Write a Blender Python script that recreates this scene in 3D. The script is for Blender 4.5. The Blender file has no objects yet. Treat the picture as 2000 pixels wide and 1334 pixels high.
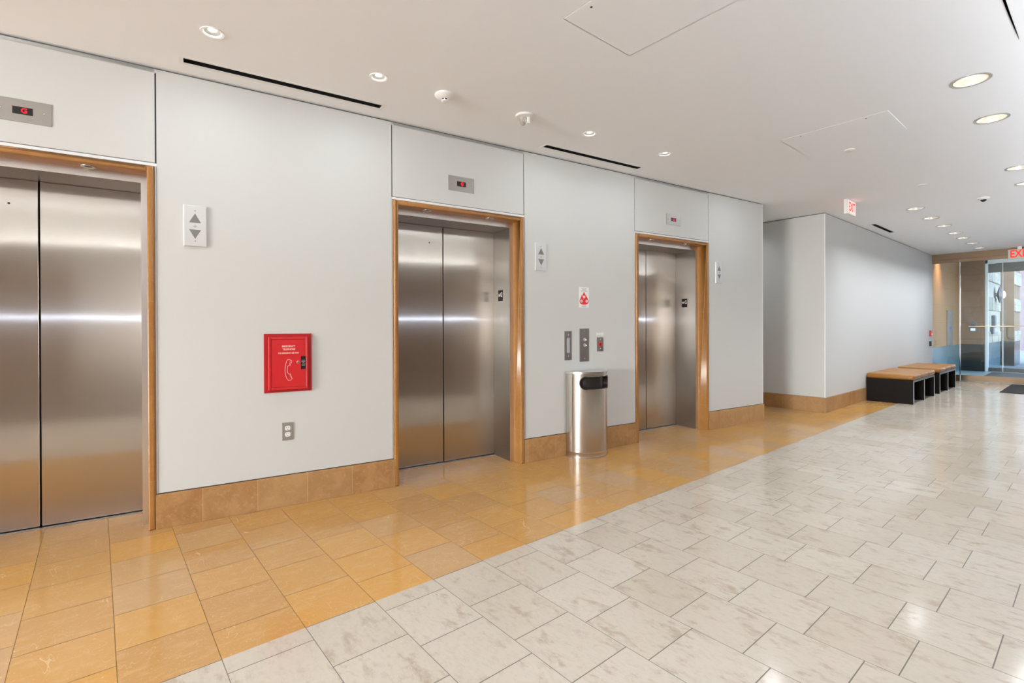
import bpy, bmesh, math, random
from mathutils import Vector, Matrix
random.seed(7)
S = bpy.context.scene
COL = S.collection
PI = math.pi

# ------------------------------------------------------------------ camera
F_PX, PITCH, ROLL, YAW, TH = 969.4587, 0.0030268, -0.0037013, 0.8747432, 0.13214
H_CAM = 1.2
cam = bpy.data.cameras.new('camera')
cam.sensor_fit = 'HORIZONTAL'
cam.sensor_width = 36.0
cam.lens = F_PX / 2000 * 36.0
cam.shift_y = -(667.0 - 641.4125) / 2000
cam.clip_start = 0.02
cam.clip_end = 200
co = bpy.data.objects.new('camera', cam)
COL.objects.link(co)
cy, sy, cp, sp, cr, sr = math.cos(YAW), math.sin(YAW), math.cos(PITCH), math.sin(PITCH), math.cos(ROLL), math.sin(ROLL)
fw = Vector((-sy, cy, 0)); rt = Vector((cy, sy, 0)); up = Vector((0, 0, 1))
fw2 = fw * cp - up * sp; up2 = up * cp + fw * sp
rt3 = rt * cr + up2 * sr; up3 = up2 * cr - rt * sr
co.matrix_world = Matrix(((rt3.x, up3.x, -fw2.x, 0), (rt3.y, up3.y, -fw2.y, 0), (rt3.z, up3.z, -fw2.z, H_CAM), (0, 0, 0, 1)))
S.camera = co

# ------------------------------------------------------------------ view, world, daylight
S.view_settings.view_transform = 'Standard'
S.view_settings.look = 'None'
S.view_settings.gamma = 1.0
S.view_settings.use_curve_mapping = False
S.view_settings.exposure = 0.32
S.cycles.use_denoising = True
S.cycles.sample_clamp_indirect = 6.0
S.cycles.max_bounces = 10
S.cycles.diffuse_bounces = 5
S.cycles.transparent_max_bounces = 16
w = bpy.data.worlds.new('world'); S.world = w; w.use_nodes = True
nt = w.node_tree
sky = nt.nodes.new('ShaderNodeTexSky')
sky.sky_type = 'NISHITA'; sky.sun_disc = False; sky.sun_elevation = math.radians(38); sky.sun_rotation = math.radians(200)
bg = nt.nodes['Background']
nt.links.new(sky.outputs[0], bg.inputs[0])
bg.inputs[1].default_value = 2.4

HC = 2.757                    # ceiling height
X_HALL, Y_ALC, Y_GLASS, X_RIGHT, Y_REAR = -2.475, 7.68, 14.25, 0.34, -10.0
D0 = -3.6397                  # signed distance of the elevator wall
EV = Vector((math.sin(TH), math.cos(TH), 0)); NV = Vector((math.cos(TH), -math.sin(TH), 0))
ROT_E = PI / 2 - TH           # local x runs along the elevator wall, local -y out of it
ROT_H = PI / 2                # the same for the hall wall
def W(u, v, z): return EV * u + NV * (D0 + v) + Vector((0, 0, z))

def area(name, loc, size, power, color, aim=(0, 0, -1), shape='DISK', size_y=None, spread=170):
    l = bpy.data.lights.new(name, 'AREA'); l.shape = shape; l.size = size
    if size_y: l.size_y = size_y
    l.energy = power; l.color = color; l.spread = math.radians(spread)
    o = bpy.data.objects.new(name, l); COL.objects.link(o); o.location = loc
    o.rotation_euler = Vector(aim).to_track_quat('-Z', 'Y').to_euler()
    return o
DAY = (0.90, 0.95, 1.0); WARM = (0.89, 0.95, 1.0)
area('daylight_rear_window', (-0.93, Y_REAR + 0.12, 1.45), 2.3, 600, DAY, (0, 1, 0), 'RECTANGLE', 2.3)
area('added_cove_fill', (X_RIGHT - 0.055, 4.0, 2.29), 0.05, 85, (0.91, 0.96, 1.0), (0, 0, 1), 'RECTANGLE', 20.0, 180).rotation_euler = (0, PI, 0)  # unseen cove lamp, added to brighten the ceiling and the door reflections
P_DOWN, P_FAR, P_ACC = 10.0, 9.5, 2.7

# ------------------------------------------------------------------ node helpers and materials
def newmat(name):
    m = bpy.data.materials.new(name); m.use_nodes = True
    return m, m.node_tree, m.node_tree.nodes['Principled BSDF']
def setv(b, **k):
    names = dict(color='Base Color', rough='Roughness', metal='Metallic', aniso='Anisotropic', ior='IOR', spec='Specular IOR Level',
                 emit='Emission Color', es='Emission Strength', coat='Coat Weight', crough='Coat Roughness')
    for a, v in k.items():
        b.inputs[names[a]].default_value = (*v, 1) if isinstance(v, tuple) and len(v) == 3 else v
def simple(name, color, rough=0.5, metal=0.0, **k):
    m, t, b = newmat(name); setv(b, color=color, rough=rough, metal=metal, **k); return m
def emitter(name, color, s):
    m, t, b = newmat(name); setv(b, color=(0, 0, 0), emit=color, es=s, rough=1.0); return m
class NT:
    def __init__(s, t): s.t = t
    def n(s, typ, **k):
        o = s.t.nodes.new(typ)
        for a, v in k.items(): setattr(o, a, v)
        return o
    def put(s, sock, v):
        if v is None: return
        if hasattr(v, 'links'): s.t.links.new(v, sock)
        else: sock.default_value = v
    def m(s, op, a, b=None, c=None):
        o = s.n('ShaderNodeMath', operation=op); s.put(o.inputs[0], a); s.put(o.inputs[1], b); s.put(o.inputs[2], c); return o.outputs[0]
    def mix(s, f, a, b, kind='MIX'):
        o = s.n('ShaderNodeMix', data_type='RGBA', blend_type=kind); s.put(o.inputs[0], f)
        for i, v in ((6, a), (7, b)):
            s.put(o.inputs[i], (*v, 1) if isinstance(v, tuple) else v)
        return o.outputs[2]
    def noise(s, vec, scale, detail=4, rough=0.55, dist=0.0):
        o = s.n('ShaderNodeTexNoise'); s.put(o.inputs['Vector'], vec); o.inputs['Scale'].default_value = scale
        o.inputs['Detail'].default_value = detail; o.inputs['Roughness'].default_value = rough; o.inputs['Distortion'].default_value = dist
        return o.outputs[0]
    def ramp(s, f, lo, hi):
        o = s.n('ShaderNodeMapRange'); o.interpolation_type = 'SMOOTHSTEP'; s.put(o.inputs[0], f); o.inputs[1].default_value = lo; o.inputs[2].default_value = hi
        return o.outputs[0]
    def xyz(s, v):
        o = s.n('ShaderNodeSeparateXYZ'); s.put(o.inputs[0], v); return o.outputs
    def comb(s, x, y, z=0.0):
        o = s.n('ShaderNodeCombineXYZ'); s.put(o.inputs[0], x); s.put(o.inputs[1], y); s.put(o.inputs[2], z); return o.outputs[0]
    def vadd(s, a, b):
        o = s.n('ShaderNodeVectorMath', operation='ADD'); s.put(o.inputs[0], a); s.put(o.inputs[1], b); return o.outputs[0]
    def vmul(s, a, b):
        o = s.n('ShaderNodeVectorMath', operation='MULTIPLY'); s.put(o.inputs[0], a); s.put(o.inputs[1], b); return o.outputs[0]
    def white(s, v):
        o = s.n('ShaderNodeTexWhiteNoise', noise_dimensions='3D'); s.put(o.inputs['Vector'], v); return o.outputs
    def obj(s): return s.n('ShaderNodeTexCoord').outputs['Object']

def tile_material(name, pitch, off0, off1, kind):
    m, t, b = newmat(name); q = NT(t)
    pos = q.n('ShaderNodeNewGeometry').outputs['Position']
    x, y, _ = q.xyz(pos)[:3]
    cyv = q.m('DIVIDE', q.m('SUBTRACT', y, 0.3405), 0.2936)
    row = q.m('FLOOR', cyv); fy = q.m('SUBTRACT', cyv, row)
    par = q.m('FLOORED_MODULO', row, 2.0)
    off = q.m('ADD', q.m('MULTIPLY', par, off1 - off0), off0)
    cxv = q.m('DIVIDE', q.m('SUBTRACT', x, off), pitch)
    cell = q.m('FLOOR', cxv); fx = q.m('SUBTRACT', cxv, cell)
    dx = q.m('MULTIPLY', q.m('MINIMUM', fx, q.m('SUBTRACT', 1.0, fx)), pitch)
    dy = q.m('MULTIPLY', q.m('MINIMUM', fy, q.m('SUBTRACT', 1.0, fy)), 0.2936)
    grout = q.m('MAXIMUM', q.m('LESS_THAN', dx, 0.0019), q.m('LESS_THAN', dy, 0.0013))
    idv = q.comb(cell, row, 3.0)
    rnd, rcol = q.white(idv)[0], q.white(idv)[1]
    seed = q.vmul(rcol, (37.0, 23.0, 11.0))
    p = q.vadd(pos, seed)
    if kind == 'white':
        pw = q.vmul(p, (0.75, 1.5, 1.0))
        blot = q.ramp(q.noise(pw, 11.0, 9, 0.72, 0.25), 0.50, 0.66)
        fine = q.noise(pw, 48.0, 6, 0.65)
        c = q.mix(rnd, (0.535, 0.475, 0.398), (0.485, 0.418, 0.340))
        c = q.mix(q.m('MULTIPLY', q.m('MULTIPLY', blot, q.ramp(q.noise(p, 5.0, 3), 0.33, 0.55)), 0.75), c, (0.36, 0.275, 0.205))
        c = q.mix(q.m('MULTIPLY', q.ramp(q.noise(pw, 21.0, 8, 0.7), 0.54, 0.64), 0.32), c, (0.40, 0.322, 0.258))
        c = q.mix(q.m('MULTIPLY', q.ramp(fine, 0.45, 0.70), 0.38), c, (0.43, 0.37, 0.31))
        g = (0.07, 0.055, 0.04)
        rough = 0.13
    else:
        c = q.mix(rnd, (0.50, 0.265, 0.075), (0.435, 0.235, 0.085))
        c = q.mix(q.m('MULTIPLY', q.ramp(q.xyz(rcol)[1], 0.70, 0.95), 0.6), c, (0.44, 0.285, 0.155))
        c = q.mix(q.m('MULTIPLY', q.ramp(q.xyz(rcol)[2], 0.70, 0.92), 0.75), c, (0.54, 0.275, 0.065))
        st = q.noise(q.vmul(p, (2.6, 0.9, 1.0)), 11.0, 8, 0.7, 0.4)
        c = q.mix(q.m('MULTIPLY', q.ramp(st, 0.46, 0.70), 0.36), c, (0.56, 0.36, 0.165))
        c = q.mix(q.m('MULTIPLY', q.ramp(q.noise(p, 130.0, 3, 0.6), 0.60, 0.72), 0.45), c, (0.70, 0.50, 0.28))
        vein = q.m('ABSOLUTE', q.m('SUBTRACT', q.noise(q.vmul(p, (1.0, 1.6, 1.0)), 2.2, 3, 0.5, 1.2), 0.5))
        c = q.mix(q.m('MULTIPLY', q.m('LESS_THAN', vein, 0.0012), 0.30), c, (0.78, 0.62, 0.40))
        g = (0.14, 0.075, 0.025)
        rough = 0.12
    c = q.mix(q.m('MULTIPLY', grout, 0.85), c, g)
    setv(b, spec=0.38 if kind == 'white' else 0.33)
    q.put(b.inputs['Base Color'], c)
    q.put(b.inputs['Roughness'], q.m('ADD', q.m('MULTIPLY', grout, 0.5), q.m('ADD', q.m('MULTIPLY', q.noise(p, 30, 3), 0.10), rough - 0.05)))
    bump = q.n('ShaderNodeBump'); bump.inputs['Strength'].default_value = 0.25; bump.inputs['Distance'].default_value = 0.002
    q.put(bump.inputs['Height'], q.m('SUBTRACT', 1.0, grout)); q.put(b.inputs['Normal'], bump.outputs[0])
    return m
M_WHITE_TILE = tile_material('cream_limestone_tiles', 0.2995, -1.953, -1.752, 'white')
M_ORANGE_TILE = tile_material('golden_limestone_tiles', 0.3005, -2.255, -2.052, 'orange')

def stone(name, c1, c2, c3, joint=None, rough=0.35, axis=0):
    m, t, b = newmat(name); q = NT(t); p = q.obj()
    n1 = q.noise(p, 8.0, 7, 0.65, 0.7); n2 = q.noise(p, 55.0, 5, 0.65)
    c = q.mix(q.ramp(n1, 0.38, 0.66), c1, c2)
    c = q.mix(q.m('MULTIPLY', q.ramp(n2, 0.52, 0.72), 0.45), c, c3)
    if joint:
        cc = q.m('DIVIDE', q.m('ADD', q.xyz(p)[axis], 50.0), joint)
        cell = q.m('FLOOR', cc); f = q.m('SUBTRACT', cc, cell)
        d = q.m('MULTIPLY', q.m('MINIMUM', f, q.m('SUBTRACT', 1.0, f)), joint)
        r = q.white(q.comb(cell, 1.0, 2.0))[0]
        c = q.mix(q.m('MULTIPLY', r, 0.35), c, c3)
        c = q.mix(q.m('MULTIPLY', q.m('LESS_THAN', d, 0.0012), 0.6), c, tuple(min(1, 1.35 * k) for k in c3))
    q.put(b.inputs['Base Color'], c); setv(b, rough=rough)
    return m
M_BASE_STONE = stone('golden_stone_base', (0.33, 0.160, 0.054), (0.42, 0.225, 0.088), (0.54, 0.36, 0.19), joint=0.305)
M_FRAME_STONE = stone('amber_stone_frame', (0.32, 0.138, 0.032), (0.38, 0.172, 0.045), (0.42, 0.21, 0.068), joint=1.07, axis=2, rough=0.3)

def brushed(name, color, r_sharp, r_soft, aniso=1.0, bump=0.0, mixf=0.5, turn=0.0):
    """Brushed stainless steel, the grain upright: reflections smear sideways."""
    m, t, b = newmat(name); q = NT(t); p = q.obj()
    g = q.noise(q.vmul(p, (900.0, 900.0, 3.0)), 1.0, 2, 0.5)
    c = q.mix(q.m('MULTIPLY', g, 0.10), color, tuple(k * 0.75 for k in color))
    b2 = q.n('ShaderNodeBsdfPrincipled'); b.inputs['Anisotropic Rotation'].default_value = turn; b2.inputs['Anisotropic Rotation'].default_value = turn; mx = q.n('ShaderNodeMixShader'); mx.inputs[0].default_value = mixf
    nrm = q.n('ShaderNodeNewGeometry').outputs['Normal']
    cr_ = q.n('ShaderNodeVectorMath', operation='CROSS_PRODUCT'); q.put(cr_.inputs[0], (0, 0, 1)); q.put(cr_.inputs[1], nrm)
    bp = None
    if bump:
        bp = q.n('ShaderNodeBump'); bp.inputs['Strength'].default_value = 1.0; bp.inputs['Distance'].default_value = bump
        q.put(bp.inputs['Height'], q.noise(q.vmul(p, (2.2, 2.2, 1.3)), 1.0, 1, 0.4))
    for bb, r in ((b, r_sharp), (b2, r_soft)):
        q.put(bb.inputs['Base Color'], c); setv(bb, metal=1.0, rough=r, aniso=aniso); q.put(bb.inputs['Tangent'], cr_.outputs[0])
        if bp: q.put(bb.inputs['Normal'], bp.outputs[0])
    t.links.new(b.outputs[0], mx.inputs[1]); t.links.new(b2.outputs[0], mx.inputs[2])
    t.links.new(mx.outputs[0], t.nodes['Material Output'].inputs[0])
    return m
M_STEEL_DOOR = brushed('brushed_steel_door', (0.60, 0.545, 0.495), 0.13, 0.32, bump=0.002)
M_JAMB_SHADED = brushed('brushed_steel_shaded_jamb', (0.43, 0.395, 0.365), 0.14, 0.32)  # darker than the door steel: dim look of the reveals put into the colour
M_STEEL_LIT = simple('steel_lit_face', (0.78, 0.74, 0.70), 0.34, 1.0)  # lighter copy for front faces, their bright look put into the colour
M_STEEL_SHADED = simple('steel_shaded_soffit', (0.40, 0.36, 0.325), 0.32, 1.0)  # darker copy, the dimness of the underside put into the colour
M_STEEL_PLATE = simple('steel_plate', (0.62, 0.61, 0.59), 0.38, 1.0)
M_INDICATOR = simple('indicator_steel', (0.44, 0.42, 0.395), 0.45, 1.0)
M_OUTLET = simple('outlet_steel', (0.40, 0.385, 0.36), 0.45, 0.7)
M_STEEL_DARK = simple('dark_steel_plate', (0.34, 0.31, 0.29), 0.40, 1.0)
M_CAN = brushed('polished_steel_can', (0.60, 0.555, 0.51), 0.13, 0.30, 0.8, mixf=0.4, turn=0.25)
M_LID = simple('steel_lid', (0.70, 0.67, 0.64), 0.25, 1.0)
M_CHROME = simple('chrome', (0.85, 0.85, 0.85), 0.12, 1.0)
M_ALU = simple('aluminium', (0.70, 0.70, 0.70), 0.35, 1.0)
def paint(name, color, rough):
    m, t, b = newmat(name); q = NT(t); p = q.obj()
    c = q.mix(q.m('MULTIPLY', q.noise(p, 3.0, 3), 0.04), color, tuple(k * 0.93 for k in color))
    q.put(b.inputs['Base Color'], c); setv(b, rough=rough)
    bp = q.n('ShaderNodeBump'); bp.inputs['Strength'].default_value = 0.06; bp.inputs['Distance'].default_value = 0.001
    q.put(bp.inputs['Height'], q.noise(p, 350.0, 2)); q.put(b.inputs['Normal'], bp.outputs[0])
    return m
M_WALL = paint('white_wall_paint', (0.605, 0.605, 0.59), 0.55)
M_CEIL = paint('white_ceiling_paint', (0.875, 0.90, 0.93), 0.85)
M_TRIM = simple('pale_trim', (0.78, 0.79, 0.80), 0.4)
M_REVEAL = simple('shaded_reveal', (0.16, 0.165, 0.17), 0.5, 0.2)  # dark backing, the shade of the gaps put into its colour
M_WHITE_PLASTIC = simple('white_plastic', (0.82, 0.82, 0.80), 0.35)
M_BLACK = simple('black', (0.006, 0.006, 0.006), 0.4)
M_VOID = simple('dark_void', (0.004, 0.004, 0.004), 0.9)
M_GREYLENS = simple('grey_lens', (0.22, 0.22, 0.205), 0.5, spec=0.2)
M_SATIN = simple('satin_plate', (0.86, 0.86, 0.86), 0.48, 1.0)
M_RED = simple('red_enamel', (0.58, 0.018, 0.022), 0.32)
M_RED_DEEP = simple('deep_red_enamel', (0.42, 0.010, 0.014), 0.36)
M_PRINT_CREAM = simple('cream_print', (0.85, 0.62, 0.55), 0.6)
M_PRINT_WHITE = simple('white_print', (0.85, 0.85, 0.83), 0.6)
M_PRINT_GREY = simple('grey_print', (0.30, 0.30, 0.30), 0.6)
M_PRINT_RED = simple('red_print', (0.75, 0.03, 0.03), 0.6)
M_LED = emitter('red_led', (1.0, 0.01, 0.02), 1.8)
M_LED_DIM = emitter('dim_red_led', (1.0, 0.01, 0.08), 1.2)
M_LAMP = emitter('lamp_glow', (1.0, 0.98, 0.95), 18.0)
M_LAMP_SOFT = emitter('soft_lamp_glow', (1.0, 0.95, 0.88), 2.4)
M_EXIT_RED = emitter('exit_letters', (1.0, 0.035, 0.02), 1.3)
M_EXIT_FACE = simple('exit_face', (0.72, 0.66, 0.62), 0.4, emit=(1.0, 0.75, 0.7), es=0.45)
M_EXIT_GLASS = simple('exit_panel', (0.50, 0.55, 0.50), 0.3)
M_DOT = simple('dark_red_dot', (0.10, 0.012, 0.015), 0.5)
M_BRONZE = simple('bronze_metal', (0.135, 0.092, 0.060), 0.38, 0.9)
M_DARKFRAME = simple('dark_frame', (0.09, 0.085, 0.08), 0.4, 0.5)
M_LEATHER = simple('tan_leather', (0.275, 0.115, 0.017), 0.38, spec=0.35, coat=0.08, crough=0.15)
M_BENCH_WOOD = simple('espresso_panel', (0.007, 0.0045, 0.003), 0.5, spec=0.12)
M_BENCH_EDGE = simple('bench_edge_steel', (0.30, 0.30, 0.31), 0.35, 1.0)
M_MAT = simple('charcoal_mat', (0.022, 0.020, 0.020), 0.95)
M_MAT_BLUE = simple('grey_mat', (0.07, 0.075, 0.085), 0.95)
def wood(name):
    m, t, b = newmat(name); q = NT(t); p = q.obj()
    n = q.noise(q.vmul(p, (14.0, 14.0, 0.8)), 1.0, 5, 0.6, 0.5)
    q.put(b.inputs['Base Color'], q.mix(n, (0.11, 0.072, 0.050), (0.20, 0.14, 0.10))); setv(b, rough=0.45)
    return m
M_WOOD = wood('walnut_panelling')
def glass(name, tint=(0.93, 0.965, 0.96)):
    m = bpy.data.materials.new(name); m.use_nodes = True; t = m.node_tree; t.nodes.clear(); q = NT(t)
    out = q.n('ShaderNodeOutputMaterial'); tr = q.n('ShaderNodeBsdfTransparent'); gl = q.n('ShaderNodeBsdfGlossy')
    tr.inputs[0].default_value = (*tint, 1); gl.inputs['Roughness'].default_value = 0.02
    fr = q.n('ShaderNodeFresnel'); fr.inputs[0].default_value = 1.45
    mx = q.n('ShaderNodeMixShader'); t.links.new(fr.outputs[0], mx.inputs[0]); t.links.new(tr.outputs[0], mx.inputs[1]); t.links.new(gl.outputs[0], mx.inputs[2])
    t.links.new(mx.outputs[0], out.inputs[0])
    return m
M_GLASS = glass('clear_glass')
def ashlar(name, base, dark, rough_z=(), hblock=0.42, wblock=0.8, var=0.35):
    m, t, b = newmat(name); q = NT(t); p = q.obj()
    br = q.n('ShaderNodeTexBrick'); x, y, z = q.xyz(p)[:3]
    q.put(br.inputs['Vector'], q.comb(q.m('ADD', x, y), z, 0.0)); br.inputs['Scale'].default_value = 1.0
    br.inputs['Brick Width'].default_value = wblock; br.inputs['Row Height'].default_value = hblock; br.inputs['Mortar Size'].default_value = 0.006
    br.inputs['Color1'].default_value = (*base, 1); br.inputs['Color2'].default_value = (*tuple(k * (1 - var * 0.4) for k in base), 1)
    br.inputs['Mortar'].default_value = (*dark, 1)
    c = q.mix(q.m('MULTIPLY', q.ramp(q.noise(p, 6.0, 6, 0.6), 0.4, 0.7), var), br.outputs[0], dark)
    q.put(b.inputs['Base Color'], c); setv(b, rough=0.7)
    bp = q.n('ShaderNodeBump'); bp.inputs['Strength'].default_value = 0.4; bp.inputs['Distance'].default_value = 0.01
    q.put(bp.inputs['Height'], q.noise(p, 25.0, 5)); q.put(b.inputs['Normal'], bp.outputs[0])
    return m
M_TAN_STONE = ashlar('tan_ashlar', (0.30, 0.150, 0.058), (0.21, 0.105, 0.042))
M_SKYLIT_STONE = ashlar('skylit_ashlar', (0.42, 0.345, 0.28), (0.29, 0.23, 0.175))  # light copy of the entrance stone, skylight put into the colour
M_SHADED_STONE = ashlar('shaded_ashlar', (0.235, 0.135, 0.075), (0.15, 0.085, 0.048))  # dark copy of the entrance stone, shade of the pier fronts in the colour
M_ROCK = ashlar('rough_rock', (0.46, 0.38, 0.30), (0.24, 0.18, 0.13), hblock=0.9, wblock=1.3, var=0.8)
M_GRANITE_SHADED = simple('shaded_granite', (0.018, 0.022, 0.022), 0.2, spec=0.25)  # dark copy of the granite, shade of the pier front put into the colour
M_GRANITE_SKYLIT = simple('skylit_granite', (0.12, 0.17, 0.195), 0.2)  # blue copy of the granite, reflected skylight put into the colour
M_VEST_FLOOR = simple('skylit_slate_floor', (0.34, 0.46, 0.53), 0.3)  # blue daylight on the floor is put into its colour
M_CONCRETE = simple('pavement', (0.13, 0.13, 0.135), 0.8)
M_BRICK = ashlar('purple_brick', (0.085, 0.062, 0.075), (0.055, 0.042, 0.055), hblock=0.075, wblock=0.22, var=0.4)

# ------------------------------------------------------------------ mesh helpers
class MB:
    def __init__(s): s.bm = bmesh.new(); s.mats = []
    def slot(s, m):
        if m not in s.mats: s.mats.append(m)
        return s.mats.index(m)
    def _fin(s, faces, m):
        if m is not None:
            i = s.slot(m)
            for f in faces: f.material_index = i
    def box(s, x0, x1, y0, y1, z0, z1, m=None, bev=0.0, seg=2):
        before = set(s.bm.faces)
        r = bmesh.ops.create_cube(s.bm, size=1.0)
        vs = r['verts']
        bmesh.ops.scale(s.bm, verts=vs, vec=(abs(x1 - x0), abs(y1 - y0), abs(z1 - z0)))
        bmesh.ops.translate(s.bm, verts=vs, vec=((x0 + x1) / 2, (y0 + y1) / 2, (z0 + z1) / 2))
        fs = set(f for v in vs for f in v.link_faces)
        if bev:
            es = set(e for v in vs for e in v.link_edges)
            bmesh.ops.bevel(s.bm, geom=list(es), offset=bev, segments=seg, affect='EDGES', profile=0.5)
            fs = set(s.bm.faces) - before
        s._fin(fs, m); return list(fs)
    def prism(s, pts, a0, a1, axis='z', m=None):
        """pts: 2D outline; extruded from a0 to a1 along axis."""
        def V(p, a):
            return {'z': (p[0], p[1], a), 'y': (p[0], a, p[1]), 'x': (a, p[0], p[1])}[axis]
        v0 = [s.bm.verts.new(V(p, a0)) for p in pts]; v1 = [s.bm.verts.new(V(p, a1)) for p in pts]
        n = len(pts); fs = [s.bm.faces.new(v0), s.bm.faces.new(list(reversed(v1)))]
        for i in range(n): fs.append(s.bm.faces.new((v0[(i + 1) % n], v0[i], v1[i], v1[(i + 1) % n])))
        s._fin(fs, m); return fs
    def lathe(s, prof, axis='z', c=(0, 0, 0), seg=32, m=None, cap0=True, cap1=True, a0=0.0, a1=2 * PI):
        """prof: list of (radius, along-axis)."""
        full = abs(a1 - a0 - 2 * PI) < 1e-6
        n = seg if full else seg + 1
        rings = []
        for r, h in prof:
            ring = []
            for i in range(n):
                a = a0 + (a1 - a0) * i / seg
                x, y = r * math.cos(a), r * math.sin(a)
                p = {'z': (x, y, h), 'y': (x, h, y), 'x': (h, x, y)}[axis]
                ring.append(s.bm.verts.new((p[0] + c[0], p[1] + c[1], p[2] + c[2])))
            rings.append(ring)
        fs = []
        for k in range(len(rings) - 1):
            for i in range(n if full else n - 1):
                j = (i + 1) % n
                fs.append(s.bm.faces.new((rings[k][i], rings[k][j], rings[k + 1][j], rings[k + 1][i])))
        if cap0: fs.append(s.bm.faces.new(list(reversed(rings[0]))))
        if cap1: fs.append(s.bm.faces.new(rings[-1]))
        s._fin(fs, m); return fs
    def tube(s, pts, r, m=None, seg=8, closed=False):
        pts = [Vector(p) for p in pts]; n = len(pts); rings = []
        for i, p in enumerate(pts):
            a = pts[i - 1] if (i or closed) else p; b = pts[(i + 1) % n] if (i < n - 1 or closed) else p
            d = (b - a).normalized(); u = d.orthogonal() if i == 0 else (rings_u - d * rings_u.dot(d))
            u.normalize(); rings_u = u; v = d.cross(u)
            rings.append([s.bm.verts.new(p + u * (r * math.cos(2 * PI * k / seg)) + v * (r * math.sin(2 * PI * k / seg))) for k in range(seg)])
        fs = []
        for i in range(n if closed else n - 1):
            A, B = rings[i], rings[(i + 1) % n]
            for k in range(seg): fs.append(s.bm.faces.new((A[k], A[(k + 1) % seg], B[(k + 1) % seg], B[k])))
        if not closed:
            fs.append(s.bm.faces.new(list(reversed(rings[0])))); fs.append(s.bm.faces.new(rings[-1]))
        s._fin(fs, m); return fs
    def build(s, name, mat=None, parent=None, loc=None, rot=0.0, smooth=False):
        bmesh.ops.recalc_face_normals(s.bm, faces=s.bm.faces[:])
        me = bpy.data.meshes.new(name); s.bm.to_mesh(me); s.bm.free()
        for mm in (s.mats or [mat]): me.materials.append(mm)
        if smooth:
            for p in me.polygons: p.use_smooth = True
            me.set_sharp_from_angle(angle=math.radians(38))
        o = bpy.data.objects.new(name, me); COL.objects.link(o)
        if parent: o.parent = parent
        if loc is not None: o.location = loc
        if rot: o.rotation_euler = (0, 0, rot)
        return o
def box(name, x0, x1, y0, y1, z0, z1, m, parent=None, bev=0.0, **k):
    b = MB(); b.box(x0, x1, y0, y1, z0, z1, None, bev); return b.build(name, m, parent, **k)
def tag(o, label=None, cat=None, group=None, kind=None):
    if label: o['label'] = label
    if cat: o['category'] = cat
    if group: o['group'] = group
    if kind: o['kind'] = kind
    return o
def thing(name, label, cat, loc, rot=0.0, group=None):
    o = bpy.data.objects.new(name, None); COL.objects.link(o); o.location = loc; o.rotation_euler = (0, 0, rot)
    o.empty_display_size = 0.1
    return tag(o, label, cat, group)
def struct(o, label=None): return tag(o, label, None, None, 'structure')
def dup(root, loc, label, group=None):
    def cp(o, par):
        c = o.copy(); COL.objects.link(c); c.parent = par
        for ch in o.children: cp(ch, c)
        return c
    r = cp(root, None); r.location = loc; r['label'] = label
    if group: r['group'] = group
    return r
def text(name, s, size, m, parent, loc, depth=0.0006, sx=1.0, rot=(PI / 2, 0, 0), bold=0.0, align='CENTER'):
    """Raised lettering, reading along local x and upright along local z."""
    cu = bpy.data.curves.new('lettering', 'FONT'); cu.body = s; cu.size = size; cu.extrude = depth; cu.align_x = align; cu.align_y = 'CENTER'; cu.offset = bold
    tmp = bpy.data.objects.new('lettering', cu); COL.objects.link(tmp)
    dg = bpy.context.evaluated_depsgraph_get(); dg.update()
    me = bpy.data.meshes.new_from_object(tmp.evaluated_get(dg)); bpy.data.objects.remove(tmp); bpy.data.curves.remove(cu)
    me.transform(Matrix.Diagonal((sx, 1, 1, 1))); me.materials.clear(); me.materials.append(m)
    o = bpy.data.objects.new(name, me); COL.objects.link(o); o.parent = parent; o.location = loc; o.rotation_euler = rot
    return o

# ------------------------------------------------------------------ floor
XL = -6.0
b = MB()
def quad(b, pts, m):
    f = b.bm.faces.new([b.bm.verts.new(p) for p in pts]); f.material_index = b.slot(m)
quad(b, [(XL, Y_REAR, 0), (-2.053, Y_REAR, 0), (-2.053, Y_GLASS, 0), (XL, Y_GLASS, 0)], M_ORANGE_TILE)
quad(b, [(-2.053, Y_REAR, 0), (X_RIGHT, Y_REAR, 0), (X_RIGHT, Y_GLASS, 0), (-2.053, Y_GLASS, 0)], M_WHITE_TILE)
struct(b.build('floor'), 'floor of golden and cream stone tiles')

# ------------------------------------------------------------------ ceiling with openings
DOWN_A = [(-1.63, y) for y in (8.38, 9.29, 10.18, 11.10, 11.86, 12.75, 13.66)]
DOWN_D = [(-0.553, y) for y in (4.27, 5.18, 7.00, 7.84)]
ACC = [W(u, 0.585, 0) for u in (0.071, 0.957, 2.679, 3.573)]
R_DOWN, R_ACC = 0.094, 0.050
def slot_e(u0, u1, v0, v1): return [W(u0, v0, 0).xy[:], W(u1, v0, 0).xy[:], W(u1, v1, 0).xy[:], W(u0, v1, 0).xy[:]]
SLOTS = [slot_e(-0.065, 1.098, 0.152, 0.214), slot_e(2.53, 3.68, 0.150, 0.208), [(-2.326, 9.16), (-2.262, 9.16), (-2.262, 10.21), (-2.326, 10.21)]]
HATCH = [(-1.76, -1.01, 1.815, 2.358), (-1.76, -1.01, 4.40, 4.945)]
loops = [[(XL, Y_REAR), (X_RIGHT, Y_REAR), (X_RIGHT, Y_GLASS), (XL, Y_GLASS)]]
circ = lambda x, y, r: [(x + r * math.cos(2 * PI * i / 24), y + r * math.sin(2 * PI * i / 24)) for i in range(24)]
loops += [circ(x, y, R_DOWN) for x, y in DOWN_A + DOWN_D] + [circ(p.x, p.y, R_ACC) for p in ACC] + SLOTS
loops += [[(a, c), (b_, c), (b_, d), (a, d)] for a, b_, c, d in HATCH]
b = MB(); edges = []
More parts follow.
